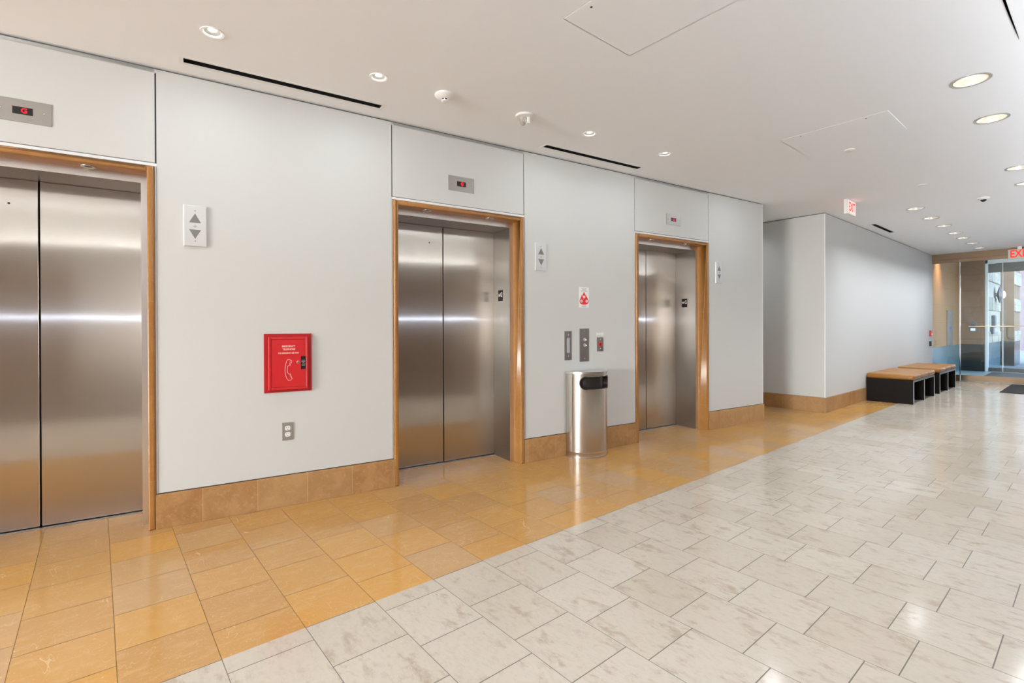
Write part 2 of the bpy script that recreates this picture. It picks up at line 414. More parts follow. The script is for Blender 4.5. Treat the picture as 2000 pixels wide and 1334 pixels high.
for lp in loops:
    vs = [b.bm.verts.new((x, y, HC)) for x, y in lp]
    edges += [b.bm.edges.new((vs[i], vs[(i + 1) % len(vs)])) for i in range(len(vs))]
bmesh.ops.triangle_fill(b.bm, use_beauty=True, use_dissolve=False, edges=edges)
for f in b.bm.faces:
    if f.normal.z > 0: f.normal_flip()
struct(b.build('ceiling', M_CEIL), 'white painted ceiling')
struct(box('ceiling', XL, X_RIGHT, Y_REAR, Y_GLASS, HC + 0.16, HC + 0.26, M_CEIL))

# ------------------------------------------------------------------ elevator wall
CENTRES = (-0.805, 1.835, 4.398)
U_END, U_START = 6.088, -9.2
b = MB()
DEP = 0.014
segs = [(U_START, CENTRES[0] - 0.60)] + [(CENTRES[i] + 0.60, CENTRES[i + 1] - 0.60) for i in range(2)] + [(CENTRES[2] + 0.60, U_END)]
for u0, u1 in segs:                                       # backing between the openings, then the panel in front of it
    b.box(u0 - 0.006, u1 - (0.004 if u1 == U_END else -0.006), DEP, 0.45, 0, HC, M_REVEAL)
    b.box(u0, u1, 0.0, DEP, 0.211, HC - 0.012, M_WALL, 0.0015, 1)
for c in CENTRES:
    b.box(c - 0.606, c + 0.606, DEP, 0.45, 2.20, HC, M_REVEAL)
    b.box(c - 0.592, c + 0.592, 0.0, DEP, 2.187, HC - 0.012, M_WALL, 0.0015, 1)
    b.box(c - 0.608, c + 0.608, 0.0, DEP, 2.722, HC - 0.012, M_WALL, 0.0015, 1)
    b.box(c - 0.602, c + 0.602, 0.002, 0.03, 2.166, 2.183, M_TRIM)          # pale trim that borders the stone frame
    for s in (-1, 1): b.box(c + s * 0.590, c + s * 0.599, 0.006, 0.03, 0.21, 2.183, M_TRIM)
b.box(U_END - 0.5, U_END, 0.45, 2.6, 0, HC, M_WALL)
b.box(U_END - 0.012, U_END + 0.001, -0.001, 0.02, 0.211, HC - 0.012, M_TRIM)
wl = b.build('wall_left', None, None, W(0, 0, 0), ROT_E); struct(wl, 'white panelled elevator wall')
for u0, u1 in segs:
    u0b = u0 - 0.012 if u0 > U_START else u0; u1b = u1 + 0.012
    bb = MB(); bb.box(u0b - 0.0, u1b, -0.010, DEP, 0, 0.205, None, 0.0015, 1)
    if u1 == U_END: bb.box(u1b - 0.02, u1b, 0.0, 1.2, 0, 0.205)
    struct(bb.build('baseboard_left', M_BASE_STONE, None, W(0, 0, 0), ROT_E))

# ------------------------------------------------------------------ elevators
def elevator(i, c):
    root = thing('door_%d' % (i + 1), None, None, W(c, 0, 0), ROT_E)
    struct(root, ['steel elevator door at the left edge, beside the red telephone box', 'steel elevator door left of the steel waste bin', 'steel elevator door right of the steel waste bin'][i])
    b = MB()
    for s in (-1, 1):
        b.box(min(s * 0.588, s * 0.553), max(s * 0.588, s * 0.553), -0.012, 0.112, 0, 2.1635, None, 0.0)
    b.box(-0.553, 0.553, -0.012, 0.112, 2.128, 2.1635)
    bmesh.ops.remove_doubles(b.bm, verts=b.bm.verts, dist=1e-5)
    front = [e for e in b.bm.edges if all(v.co.y < -0.011 for v in e.verts) and len(e.link_faces) == 2 and any(abs(f.normal.y) < 0.5 for f in e.link_faces)]
    bmesh.ops.bevel(b.bm, geom=front, offset=0.012, segments=4, affect='EDGES', profile=0.5)
    b.build('stone_frame', M_FRAME_STONE, root, smooth=True)
    for s in (-1, 1):
        jb = box('steel_jamb', min(s * 0.553, s * 0.515), max(s * 0.553, s * 0.515), 0.116, 0.44, 0, 2.083, M_JAMB_SHADED, root)
        box('lit_face', min(s * 0.553, s * 0.515), max(s * 0.553, s * 0.515), 0.112, 0.116, 0, 2.083, M_STEEL_LIT, jb)
    hd = box('steel_header', -0.553, 0.553, 0.116, 0.44, 2.083, 2.128, M_STEEL_SHADED, root)
    box('lit_face', -0.553, 0.553, 0.112, 0.116, 2.083, 2.128, M_STEEL_LIT, hd)
    for x0, x1 in ((-0.515, -0.0045), (0.0045, 0.515)):
        b = MB(); b.box(x0, x1, 0.400, 0.432, 0.010, 2.0825, None, 0.0015, 1)
        d = b.build('door_panel', M_STEEL_DOOR, root)
        if x0 < 0:
            h = MB(); h.lathe([(0.006, 0.398), (0.006, 0.401)], 'y', (-0.13, 0, 1.937), 12); h.build('release_hole', M_BLACK, d)
    box('sill', -0.515, 0.515, 0.372, 0.44, 0.0, 0.005, M_ALU, root)
    box('shaft_dark_sheet', -0.56, 0.56, 0.445, 0.47, 0, 2.14, M_VOID, root)  # near-black sheet stands in for the darkness behind the door gap
    for dx in (-0.29, 0.28):
        b = MB(); b.lathe([(0.036, 2.128), (0.036, 2.124), (0.030, 2.122), (0.021, 2.1245), (0.019, 2.1275)], 'z', (dx, 0.058, 0), 24, None, True, False)
        sp_ = b.build('soffit_light', M_STEEL_PLATE, root, smooth=True)
        b = MB(); b.lathe([(0.019, 2.1268), (0.019, 2.1276)], 'z', (dx, 0.058, 0), 20); b.build('lens', M_BLACK, sp_)
    return root
for i, c in enumerate(CENTRES): elevator(i, c)

# ------------------------------------------------------------------ things on the elevator wall
def screw(b, x, z, y=-0.0045, r=0.0042): b.lathe([(r, 0.0), (r, y * 0 - 0.0012), (r * 0.6, -0.0018)], 'y', (x, y, z), 12)
DISP_L = ['steel floor indicator plate with red G above the leftmost elevator', 'steel floor indicator plate with red G above the middle elevator', 'steel floor indicator plate with red G above the elevator right of the bin']
disp = None
for i, c in enumerate((-0.786, 1.818, 4.392)):
    loc = W(c, 0, 2.3625)
    if disp is None:
        disp = thing('floor_indicator', DISP_L[0], 'elevator indicator', loc, ROT_E, 'floor indicators above the elevator doors')
        box('plate', -0.116, 0.116, -0.004, 0.001, -0.0605, 0.0605, M_INDICATOR, disp, 0.001)
        win = box('display_window', -0.040, 0.040, -0.005, -0.003, -0.0195, 0.0195, M_BLACK, disp)
        text('floor_letter', 'G', 0.036, M_LED, win, (0.006, -0.0052, 0), 0.0004, 1.0, bold=0.0008)
        for s in (-1, 1):
            b = MB(); screw(b, s * 0.086, 0, -0.0040); b.build('screw', M_CHROME, disp)
    else:
        dup(disp, loc, DISP_L[i])
LAN_L = ['steel hall lantern plate with up and down arrows, left of the red telephone box', 'steel hall lantern plate with arrows, left of the flame sign', 'steel hall lantern plate with arrows near the far end of the elevator wall']
lan = None
for i, c in enumerate((-0.0125, 2.6065, 5.1775)):
    loc = W(c, 0, 1.829)
    if lan is None:
        lan = thing('hall_lantern', LAN_L[0], 'elevator lantern', loc, ROT_E, 'hall lanterns beside the elevators')
        b = MB(); b.box(-0.0605, 0.0605, -0.012, 0.001, -0.125, 0.125, None, 0.003, 2); b.build('plate', M_SATIN, lan)
        b = MB(); b.prism([(-0.031, 0.020), (0.031, 0.020), (0, 0.077)], -0.0130, -0.0115, 'y'); b.build('up_arrow', M_GREYLENS, lan)
        b = MB(); b.prism([(-0.031, -0.023), (0, -0.080), (0.031, -0.023)], -0.0130, -0.0115, 'y'); b.build('down_arrow', M_GREYLENS, lan)
        b = MB()
        for dx, dz in ((0, 0), (0.007, 0), (-0.007, 0), (0, 0.007), (0, -0.007), (0.0035, 0), (-0.0035, 0)): b.lathe([(0.0017, -0.0126), (0.0017, -0.0115)], 'y', (dx, 0, dz - 0.001), 8)
        b.build('speaker_holes', M_BLACK, lan)
        for s in (-1, 1):
            b = MB(); screw(b, 0, s * 0.093, -0.0120, 0.0035); b.build('screw', M_STEEL_DARK, lan)
    else:
        dup(lan, loc, LAN_L[i])

# emergency telephone box
ph = thing('telephone_box', 'red emergency telephone cabinet on the white wall', 'telephone box', W(0.513, 0, 0.964), ROT_E)
box('flange', -0.148, 0.148, -0.008, 0.001, -0.196, 0.196, M_RED_DEEP, ph, 0.002)
b = MB()
for (x0, x1, z0, z1) in ((-0.123, -0.108, -0.178, 0.174), (0.108, 0.121, -0.178, 0.174), (-0.108, 0.108, 0.158, 0.174), (-0.108, 0.108, -0.178, -0.162)):
    b.box(x0, x1, -0.030, -0.006, z0, z1, None, 0.002, 1)
b.build('door_frame', M_RED, ph)
dr = box('door', -0.1065, 0.1065, -0.027, -0.006, -0.1605, 0.1565, M_RED, ph, 0.001)
text('lettering', 'EMERGENCY', 0.0170, M_PRINT_CREAM, dr, (-0.001, -0.0272, 0.111), sx=0.84, bold=0.0003)
text('lettering', 'TELEPHONE', 0.0170, M_PRINT_CREAM, dr, (0.001, -0.0272, 0.091), sx=0.84, bold=0.0003)
text('lettering', 'FOR EMERGENCY USE ONLY', 0.0135, M_PRINT_CREAM, dr, (0.0, -0.0272, 0.066), sx=0.74, bold=0.0003)
b = MB()
outline = [(-0.0035, 0.0235), (0.0115, 0.0195), (0.0195, 0.0115), (0.0075, -0.0185), (-0.0035, -0.0175), (-0.0085, -0.026), (-0.0105, -0.043), (-0.0085, -0.062), (-0.003, -0.073), (0.009, -0.073), (0.0215, -0.1085), (0.0095, -0.1165), (-0.004, -0.116),
           (-0.0145, -0.100), (-0.021, -0.077), (-0.024, -0.050), (-0.022, -0.022), (-0.016, 0.003), (-0.010, 0.018)]
b.tube([(x, -0.0274, z) for x, z in outline], 0.0012, None, 6, True)
b.tube([(0.0105, -0.0274, 0.0165), (0.003, -0.0274, -0.014)], 0.0007, None, 6); b.tube([(0.0045, -0.0274, -0.077), (0.0165, -0.0274, -0.108)], 0.0007, None, 6)
b.build('handset_outline', M_PRINT_CREAM, dr)
b = MB(); b.lathe([(0.0095, -0.026), (0.0095, -0.033), (0.0075, -0.035), (0.004, -0.035), (0.004, -0.0335)], 'y', (0.058, 0, 0.003), 20); b.build('lock', M_CHROME, dr, smooth=True)
lb = box('notice_label', 0.0755, 0.1065, -0.0280, -0.0268, -0.045, 0.043, M_BLACK, dr)
b = MB()
for k, wd in enumerate((0.024, 0.025, 0.010, 0.022, 0.020)): b.box(0.091 - wd / 2, 0.091 + wd / 2, -0.0284, -0.0279, 0.015 - k * 0.0085 - 0.0018, 0.015 - k * 0.0085 + 0.0018)
b.build('notice_print', M_PRINT_GREY, lb)

# power outlets
def outlet(loc, rot, label, plate_mat):
    o = thing('power_outlet', label, 'outlet', loc, rot)
    box('cover_plate', -0.034, 0.034, -0.006, 0.001, -0.060, 0.060, plate_mat, o, 0.0015)
    for s in (-1, 1):
        pts = []
        for k in range(24):
            a = 2 * PI * k / 24; pts.append((max(-0.0165, min(0.0165, 0.019 * math.cos(a))), s * 0.021 + max(-0.0150, min(0.0150, 0.017 * math.sin(a)))))
        b = MB(); b.prism(pts, -0.0075, -0.005, 'y'); rc = b.build('receptacle', M_WHITE_PLASTIC, o)
        b = MB()
        for dx in (-0.0065, 0.0065): b.box(dx - 0.0013, dx + 0.0013, -0.0079, -0.0074, s * 0.021, s * 0.021 + 0.009)
        b.lathe([(0.0026, -0.0079), (0.0026, -0.0074)], 'y', (0, 0, s * 0.021 - 0.0075), 10); b.build('slots', M_BLACK, rc)
    return o
outlet(W(0.507, 0, 0.503), ROT_E, 'steel power outlet below the red telephone box', M_OUTLET)

# plates round the bin
f = thing('fire_notice', 'small white fire notice with a red flame above the steel call plate', 'sign', W(3.1155, 0, 1.479), ROT_E)
box('sheet', -0.061, 0.061, -0.002, 0.001, -0.097, 0.097, M_PRINT_WHITE, f)
for k, s in enumerate(('IN CASE OF FIRE', 'ELEVATORS', 'ARE OUT OF SERVICE')):
    text('lettering', s, 0.0115, M_PRINT_GREY, f, (0, -0.0022, 0.083 - k * 0.0115), 0.0003, 0.72)
text('lettering', 'USE EXIT', 0.0165, M_PRINT_GREY, f, (0, -0.0022, -0.0845), 0.0003, 0.85, bold=0.0003)
half = [(0, 0.056), (0.004, 0.046), (0.014, 0.031), (0.021, 0.016), (0.0225, 0.002), (0.0275, 0.009), (0.034, 0.024), (0.0355, 0.006), (0.045, -0.012), (0.0545, -0.030), (0.054, -0.046), (0.045, -0.060), (0.026, -0.068), (0.006, -0.069), (0, -0.072)]
b = MB(); b.prism([(x, z) for x, z in half] + [(-x, z) for x, z in reversed(half[1:-1])], -0.0032, -0.0018, 'y'); fl = b.build('flame', M_PRINT_RED, f)
for x, z in ((0, 0.004), (-0.032, -0.036), (0.032, -0.036)):
    b = MB(); b.lathe([(0.0138, -0.0039), (0.0138, -0.0030)], 'y', (x, 0, z), 24); ci = b.build('pictogram_disc', M_PRINT_WHITE, fl)
    b = MB(); b.box(x - 0.0016, x + 0.0016, -0.0043, -0.0038, z - 0.008, z + 0.008); b.box(x + 0.0016, x + 0.006, -0.0043, -0.0038, z - 0.008, z - 0.001); b.build('pictogram', M_PRINT_GREY, ci)

k_ = thing('key_card_plate', 'narrow dark steel plate with a pale upright window, left of the call plate', 'wall plate', W(2.919, 0, 1.023), ROT_E)
box('plate', -0.041, 0.041, -0.005, 0.001, -0.135, 0.135, M_STEEL_DARK, k_, 0.001)
b = MB(); b.box(-0.018, 0.018, -0.0058, -0.0045, -0.066, 0.072); b.build('window', simple('pale_window', (0.42, 0.45, 0.47), 0.15), k_)
for s in (-0.098, 0.104):
    b = MB(); screw(b, 0, s, -0.0050, 0.006); b.build('screw', M_CHROME, k_)

c_ = thing('call_plate', 'tall dark steel call plate with two round chrome buttons above the bin', 'elevator call plate', W(3.116, 0, 1.024), ROT_E)
box('plate', -0.058, 0.058, -0.005, 0.001, -0.157, 0.157, M_STEEL_DARK, c_, 0.001)
for z in (0.052, -0.001):
    b = MB(); b.lathe([(0.018, -0.004), (0.018, -0.011), (0.0165, -0.0125), (0.0150, -0.0100)], 'y', (0, 0, z), 24); bt = b.build('button_rim', M_CHROME, c_, smooth=True)
    b = MB(); b.lathe([(0.0148, -0.006), (0.0148, -0.0100), (0.010, -0.0115)], 'y', (0, 0, z), 24); b.build('button', M_STEEL_PLATE, bt, smooth=True)
for s in (-0.126, 0.130):
    b = MB(); screw(b, 0, s, -0.0050, 0.0065); b.build('screw', M_CHROME, c_)

e_ = thing('key_switch_plate', 'short dark steel plate with a red-ringed key switch, right of the call plate', 'wall plate', W(3.318, 0, 1.0265), ROT_E)
box('plate', -0.041, 0.041, -0.005, 0.001, -0.0685, 0.0685, M_STEEL_DARK, e_, 0.001)
b = MB(); b.lathe([(0.023, -0.0045), (0.023, -0.0075), (0.014, -0.0078), (0.0138, -0.0060)], 'y', (0, 0, 0.001), 24); rg = b.build('red_ring', M_PRINT_RED, e_)
b = MB(); b.lathe([(0.0137, -0.005), (0.0137, -0.0072)], 'y', (0, 0, 0.001), 20); b.build('key_switch', M_DOT, rg)
for s in (-0.042, 0.048):
    b = MB(); screw(b, 0, s, -0.0050, 0.006); b.build('screw', M_CHROME, e_)
l_ = thing('label_strip', 'thin white label strip over the key switch plate', 'label', W(3.318, 0, 1.128), ROT_E)
box('strip', -0.047, 0.047, -0.0012, 0.001, -0.014, 0.014, M_PRINT_WHITE, l_)
b = MB(); b.box(-0.042, 0.042, -0.0016, -0.001, 0.0075, 0.0095); b.box(-0.042, 0.042, -0.0016, -0.001, -0.0095, -0.0080); b.build('print_lines', M_PRINT_GREY, l_)

# floor plates on the steel jambs (facing -u, so turned a quarter)
for c, z, lab in ((1.835, 1.487, 'black plate with white star and G on the jamb of the middle elevator'), (4.398, 1.478, 'black plate with star and G on the jamb right of the waste bin')):
    g = thing('floor_plate', lab, 'sign', W(c + 0.515, -0.270, z), ROT_E - PI / 2, 'floor plates on the elevator jambs')
    box('plate', -0.039, 0.039, -0.003, 0.001, -0.050, 0.050, M_BLACK, g)
    pts = []
    for k in range(10):
        a = PI / 2 + k * PI / 5; r = 0.019 if k % 2 == 0 else 0.0078; pts.append((-0.019 + r * math.cos(a), 0.004 + r * math.sin(a)))
    b = MB(); b.prism(pts, -0.0040, -0.0028, 'y'); b.build('star', M_PRINT_WHITE, g)
    text('floor_letter', 'G', 0.056, M_PRINT_WHITE, g, (0.019, -0.0032, 0.006), 0.0005, 0.82, bold=0.0012)

# ------------------------------------------------------------------ waste bin
wb = thing('waste_bin', 'half-round polished steel waste bin against the white wall', 'waste bin', W(3.10, 0.013, 0), ROT_E)
R = 0.217
def halfring(b, prof, m=None, seg=40): b.lathe(prof, 'z', (0, 0, 0), seg, m, False, False, PI, 2 * PI)
b = MB()                                                 # body with the opening left out of its curved wall
A0, A1, Z0, Z1 = PI + math.radians(40), PI + math.radians(140), 0.628, 0.742
na, zs = 60, [0.052, 0.30, 0.60, Z0, 0.642, 0.664, 0.685, 0.706, 0.728, Z1, 0.772]
grid = [[b.bm.verts.new((R * math.cos(PI + PI * i / na), R * math.sin(PI + PI * i / na), z)) for i in range(na + 1)] for z in zs]
rc_ = (Z1 - Z0) / 2
def inside(a, z):
    ds = min(a - A0, A1 - a) * R; dz = abs(z - (Z0 + Z1) / 2)
    if ds < 0 or dz > rc_: return False
    return True if ds > rc_ else (rc_ - ds) ** 2 + dz ** 2 < rc_ ** 2
for k in range(len(zs) - 1):
    for i in range(na):
        a = PI + PI * (i + 0.5) / na; z = (zs[k] + zs[k + 1]) / 2
        if not inside(a, z): b.bm.faces.new((grid[k][i], grid[k][i + 1], grid[k + 1][i + 1], grid[k + 1][i]))
b.box(-R, R, -0.002, 0.0, 0.0, 0.772)
b.build('body', M_CAN, wb, smooth=True)
b = MB(); b.prism([((R + 0.004) * math.cos(PI + PI * k / 48), (R + 0.004) * math.sin(PI + PI * k / 48)) for k in range(49)], 0.766, 0.785); b.build('lid', M_LID, wb, smooth=True)
b = MB(); halfring(b, [(R, 0.052), (R + 0.004, 0.050), (R + 0.004, 0.044), (R + 0.001, 0.040), (R + 0.001, 0.016), (R + 0.005, 0.013), (R + 0.005, 0.0), (0.0, 0.0)]); b.box(-R, R, -0.002, 0.0, 0.0, 0.05); b.build('base_band', M_CAN, wb, smooth=True)
b = MB(); halfring(b, [(R - 0.035, 0.58), (R - 0.035, 0.765)], None, 30); b.build('liner', simple('dark_liner', (0.03, 0.025, 0.022), 0.35, 0.4), wb, smooth=True)
pts = []                                                 # collar round the opening
for k in range(72):
    t = 2 * PI * k / 72; half_s = (A1 - A0) / 2 * R - rc_
    ct, st = math.cos(t), math.sin(t)
    s_ = ct * rc_ + (half_s if ct > 0 else -half_s); z_ = st * rc_
    a = (A0 + A1) / 2 + s_ / R; pts.append(((R + 0.002) * math.cos(a), (R + 0.002) * math.sin(a), (Z0 + Z1) / 2 + z_))
b = MB(); b.tube(pts, 0.0055, None, 8, True); b.build('opening_collar', simple('dark_collar', (0.05, 0.04, 0.035), 0.3, 0.6), wb, smooth=True)
b = MB()                                                 # dark throat that reaches inward from the collar
q_ = [Vector(p) for p in pts]; inner = [Vector((p.x * 0.80, p.y * 0.80, p.z)) for p in q_]
v0 = [b.bm.verts.new(p) for p in q_]; v1 = [b.bm.verts.new(p) for p in inner]
for k in range(72): b.bm.faces.new((v0[k], v0[(k + 1) % 72], v1[(k + 1) % 72], v1[k]))
b.build('throat', simple('dark_throat', (0.035, 0.028, 0.024), 0.3, 0.4), wb, smooth=True)

# ------------------------------------------------------------------ alcove and hall walls
struct(box('wall_alcove', -5.4, X_HALL, Y_ALC, Y_ALC + 0.15, 0.208, HC - 0.012, M_WALL), 'white wall of the recess behind the elevators')
struct(box('wall_alcove', -5.4, X_HALL - 0.014, Y_ALC + 0.014, Y_ALC + 0.14, 0.0, HC, M_REVEAL))
struct(box('wall_alcove', -5.55, -5.4, 4.5, Y_ALC + 0.2, 0.0, HC, M_WALL))
struct(box('wall_hall', X_HALL - 0.15, X_HALL, Y_ALC + 0.15, Y_GLASS, 0.208, HC - 0.012, M_WALL), 'long white wall behind the benches')
struct(box('wall_hall', X_HALL - 0.14, X_HALL - 0.014, Y_ALC + 0.14, Y_GLASS, 0.0, HC, M_REVEAL))
struct(box('trim_1', X_HALL - 0.012, X_HALL + 0.002, Y_ALC - 0.002, Y_ALC + 0.014, 0.207, HC - 0.012, M_TRIM))
bb = MB(); bb.box(-5.4, X_HALL + 0.010, Y_ALC - 0.010, Y_ALC + 0.02, 0, 0.205, None, 0.0015, 1); struct(bb.build('baseboard_alcove', M_BASE_STONE))
bb = MB(); bb.box(0, Y_GLASS - Y_ALC, -0.010, 0.02, 0, 0.205, None, 0.0015, 1); struct(bb.build('baseboard_hall', M_BASE_STONE, None, (X_HALL, Y_ALC, 0), ROT_H))

# right wall beside the camera and rear wall with its window
b = MB()
b.box(X_RIGHT, X_RIGHT + 0.15, Y_REAR, Y_GLASS, 2.26, HC, M_WALL); b.box(X_RIGHT, X_RIGHT + 0.15, Y_REAR, Y_GLASS, 0, 2.26, M_WOOD)
struct(b.build('wall_right'), 'walnut panelled wall opposite the elevators')
struct(box('added_cove_ledge', X_RIGHT - 0.11, X_RIGHT, Y_REAR, Y_GLASS, 2.20, 2.28, M_WOOD))  # unseen ledge, made up to hold the added cove lamp
struct(box('added_light_strip', X_RIGHT - 0.012, X_RIGHT, -5.0, 12.5, 1.335, 1.347, emitter('light_line', (0.62, 0.76, 1.0), 20.0)))  # glowing strip added to make the bright streak mirrored in the doors
b = MB(); b.box(XL, -2.2, Y_REAR - 0.15, Y_REAR, 0, HC, M_WALL); b.box(-2.2, X_RIGHT, Y_REAR - 0.15, Y_REAR, 2.62, HC, M_WALL); b.box(-2.2, X_RIGHT, Y_REAR - 0.15, Y_REAR, 0, 0.25, M_WALL)
struct(b.build('wall_rear'))
b = MB()
for x in (-2.2, -0.95, X_RIGHT - 0.05): b.box(x, x + 0.05, Y_REAR - 0.1, Y_REAR - 0.04, 0.25, 2.62)
wn = b.build('window_1', M_DARKFRAME); struct(wn)
box('pane', -2.2, X_RIGHT, Y_REAR - 0.075, Y_REAR - 0.065, 0.25, 2.62, M_GLASS, wn)

# ------------------------------------------------------------------ ceiling fixtures
def downlight(loc, label, group):
    o = thing('downlight', label, 'ceiling light', loc, 0, group)
    b = MB(); b.lathe([(R_DOWN + 0.008, 0.0), (R_DOWN + 0.008, -0.004), (R_DOWN - 0.010, -0.003), (R_DOWN - 0.010, 0.004)], 'z', (0, 0, 0), 36, None, False, False); b.build('trim_ring', M_STEEL_PLATE, o, smooth=True)
    b = MB(); b.lathe([(R_DOWN - 0.010, 0.003), (R_DOWN - 0.022, 0.06), (R_DOWN - 0.035, 0.11)], 'z', (0, 0, 0), 36, None, False, False); b.build('reflector', simple('warm_reflector', (0.90, 0.84, 0.74), 0.25, 0.6) if 'warm_reflector' not in bpy.data.materials else bpy.data.materials['warm_reflector'], o, smooth=True)
    b = MB(); b.lathe([(0.0, 0.045), (R_DOWN - 0.020, 0.045), (R_DOWN - 0.020, 0.050), (0.0, 0.050)], 'z', (0, 0, 0), 36, None, False, False); b.build('lens', M_LAMP_SOFT, o)
    return o
names_d = ['round recessed downlight nearest the camera in the right-hand row', 'second round recessed downlight from the camera in the right-hand row', 'third round recessed downlight in the right-hand row, cut by the frame edge', 'fourth downlight in the right-hand row, a sliver at the frame edge']
names_a = ['round downlight nearest the exit sign with the white box, first of the far row'] + ['round downlight, %s in the far row leading to the glass doors' % k for k in ('second', 'third', 'fourth', 'fifth', 'sixth')] + ['round downlight nearest the glass doors, last of the far row']
d0_ = None
for pts_, labs, grp in ((DOWN_D, names_d, 'recessed downlights in the right-hand row'), (DOWN_A, names_a, 'recessed downlights in the far row')):
    for (x, y), lab in zip(pts_, labs):
        if d0_ is None: d0_ = downlight((x, y, HC), lab, grp)
        else: dup(d0_, (x, y, HC), lab, grp)
for x, y in DOWN_D + DOWN_A + [(-0.553, y) for y in (2.4, 0.6, -1.2, -3.0, -4.8, -6.6)] + [(-1.9, y) for y in (-1.2, -3.0, -4.8, -6.6)]:  # beams beyond the visible rows are added, unseen and without fittings
    area('downlight_beam', (x, y, HC - 0.008), 0.15, P_FAR if y > 8 else P_DOWN, WARM, spread=133)
names_s = ['small bright spotlight left of the smoke detector, nearest the left edge', 'small bright spotlight at the right end of the near air slot', 'small bright spotlight above the left end of the far air slot', 'small bright spotlight beyond the right end of the far air slot']
s0 = None
for p, lab in zip(ACC, names_s):
    loc = (p.x, p.y, HC)
    if s0 is None:
        s0 = thing('spotlight', lab, 'ceiling light', loc, 0, 'small spotlights along the elevator wall')
        b = MB(); b.lathe([(R_ACC + 0.006, 0.0), (R_ACC + 0.006, -0.004), (R_ACC - 0.006, -0.003), (R_ACC - 0.012, 0.003)], 'z', (0, 0, 0), 30, None, False, False); b.build('trim_ring', M_WHITE_PLASTIC, s0, smooth=True)
        b = MB(); b.lathe([(R_ACC - 0.012, 0.003), (0.020, 0.012)], 'z', (0, 0, 0), 30, None, False, False); b.build('baffle', simple('pale_baffle', (0.5, 0.5, 0.47), 0.4), s0, smooth=True)
        b = MB(); b.lathe([(0.0, 0.010), (0.021, 0.012), (0.021, 0.015)], 'z', (0, 0, 0), 30, None, False, True); b.build('bulb', M_LAMP, s0)
    else: dup(s0, loc, lab)
for u in (0.071, 0.957, 2.679, 3.573, 5.3, -1.7, -2.6):  # beams that have no fitting are added to even out the wall light
    p = W(u, 0.585, HC - 0.002); area('spotlight_beam', p, 0.036, P_ACC, (0.89, 0.95, 1.0), spread=180)

area('alcove_fill', (-3.7, 7.1, HC - 0.008), 0.15, 4.0, WARM, spread=150)  # hidden lamp added to lift the dark alcove
def diffuser(loc, rot, length, label, wd=0.06):
    o = thing('air_diffuser', label, 'air vent', loc, rot, 'linear air slots in the ceiling')
    hl, hw = length / 2, wd / 2
    b = MB()
    for (x0, x1, y0, y1) in ((-hl - 0.022, hl + 0.022, hw, hw + 0.024), (-hl - 0.022, hl + 0.022, -hw - 0.016, -hw), (-hl - 0.022, -hl, -hw, hw), (hl, hl + 0.022, -hw, hw)): b.box(x0, x1, y0, y1, -0.0022, 0.0008)
    b.build('frame', M_WHITE_PLASTIC, o)
    b = MB(); b.box(-hl, hl, -hw, hw, 0.10, 0.11)
    for s in (-1, 1): b.box(-hl, hl, s * hw - 0.001, s * hw + 0.001, 0.001, 0.10)
    for s in (-1, 1): b.box(s * hl - 0.001, s * hl + 0.001, -hw, hw, 0.001, 0.10)
    b.build('plenum', M_VOID, o)
    b = MB(); b.box(-hl, hl, -0.002, 0.002, 0.010, 0.04); b.box(-hl, hl, -hw + 0.012, -hw + 0.015, 0.006, 0.05); b.build('vane', M_BLACK, o)
    return o
diffuser(W(0.5165, 0.183, HC), ROT_E, 1.163, 'long black air slot in the ceiling nearest the left edge')
diffuser(W(3.105, 0.179, HC), ROT_E, 1.15, 'black air slot in the ceiling above the waste bin')
diffuser((-2.294, 9.685, HC), ROT_H, 1.05, 'short black air slot in the ceiling above the benches')

sm = thing('smoke_detector', 'round white smoke detector with dark vents on the ceiling', 'smoke detector', W(1.405, 0.588, HC))
b = MB(); b.lathe([(0.066, 0.0), (0.067, -0.010), (0.064, -0.014), (0.052, -0.020), (0.036, -0.027), (0.026, -0.031)], 'z', (0, 0, 0), 36, None, True, True); b.build('housing', M_WHITE_PLASTIC, sm, smooth=True)
b = MB(); b.lathe([(0.023, -0.030), (0.0225, -0.041)], 'z', (0, 0, 0), 24); b.build('vent', M_VOID, sm)
b = MB(); b.lathe([(0.0245, -0.040), (0.0245, -0.046), (0.018, -0.050)], 'z', (0, 0, 0), 24)
for k in range(6): b.box(0.0225, 0.0255, -0.0035, 0.0035, -0.041, -0.030); bmesh.ops.rotate(b.bm, verts=b.bm.verts[-8:], cent=(0, 0, 0), matrix=Matrix.Rotation(k * PI / 3 + 0.35, 3, 'Z'))
b.build('cap', M_WHITE_PLASTIC, sm, smooth=True)
sb = thing('strobe_light', 'round white ceiling strobe with a clear faceted lamp', 'strobe light', W(2.044, 0.596, HC), ROT_E)
b = MB(); b.lathe([(0.070, 0.0), (0.071, -0.009), (0.066, -0.014), (0.030, -0.017)], 'z', (0, 0, 0), 36, None, True, True); b.build('base', M_WHITE_PLASTIC, sb, smooth=True)
b = MB(); b.box(0.006, 0.026, -0.030, -0.006, -0.060, -0.014, None, 0.002); b.build('post', M_WHITE_PLASTIC, sb)
b = MB(); b.lathe([(0.026, -0.016), (0.028, -0.030), (0.024, -0.050), (0.016, -0.066), (0.005, -0.074)], 'z', (-0.012, 0.004, 0), 8); b.build('lens', simple('clear_lens', (0.62, 0.60, 0.58), 0.08, 0.55), sb)
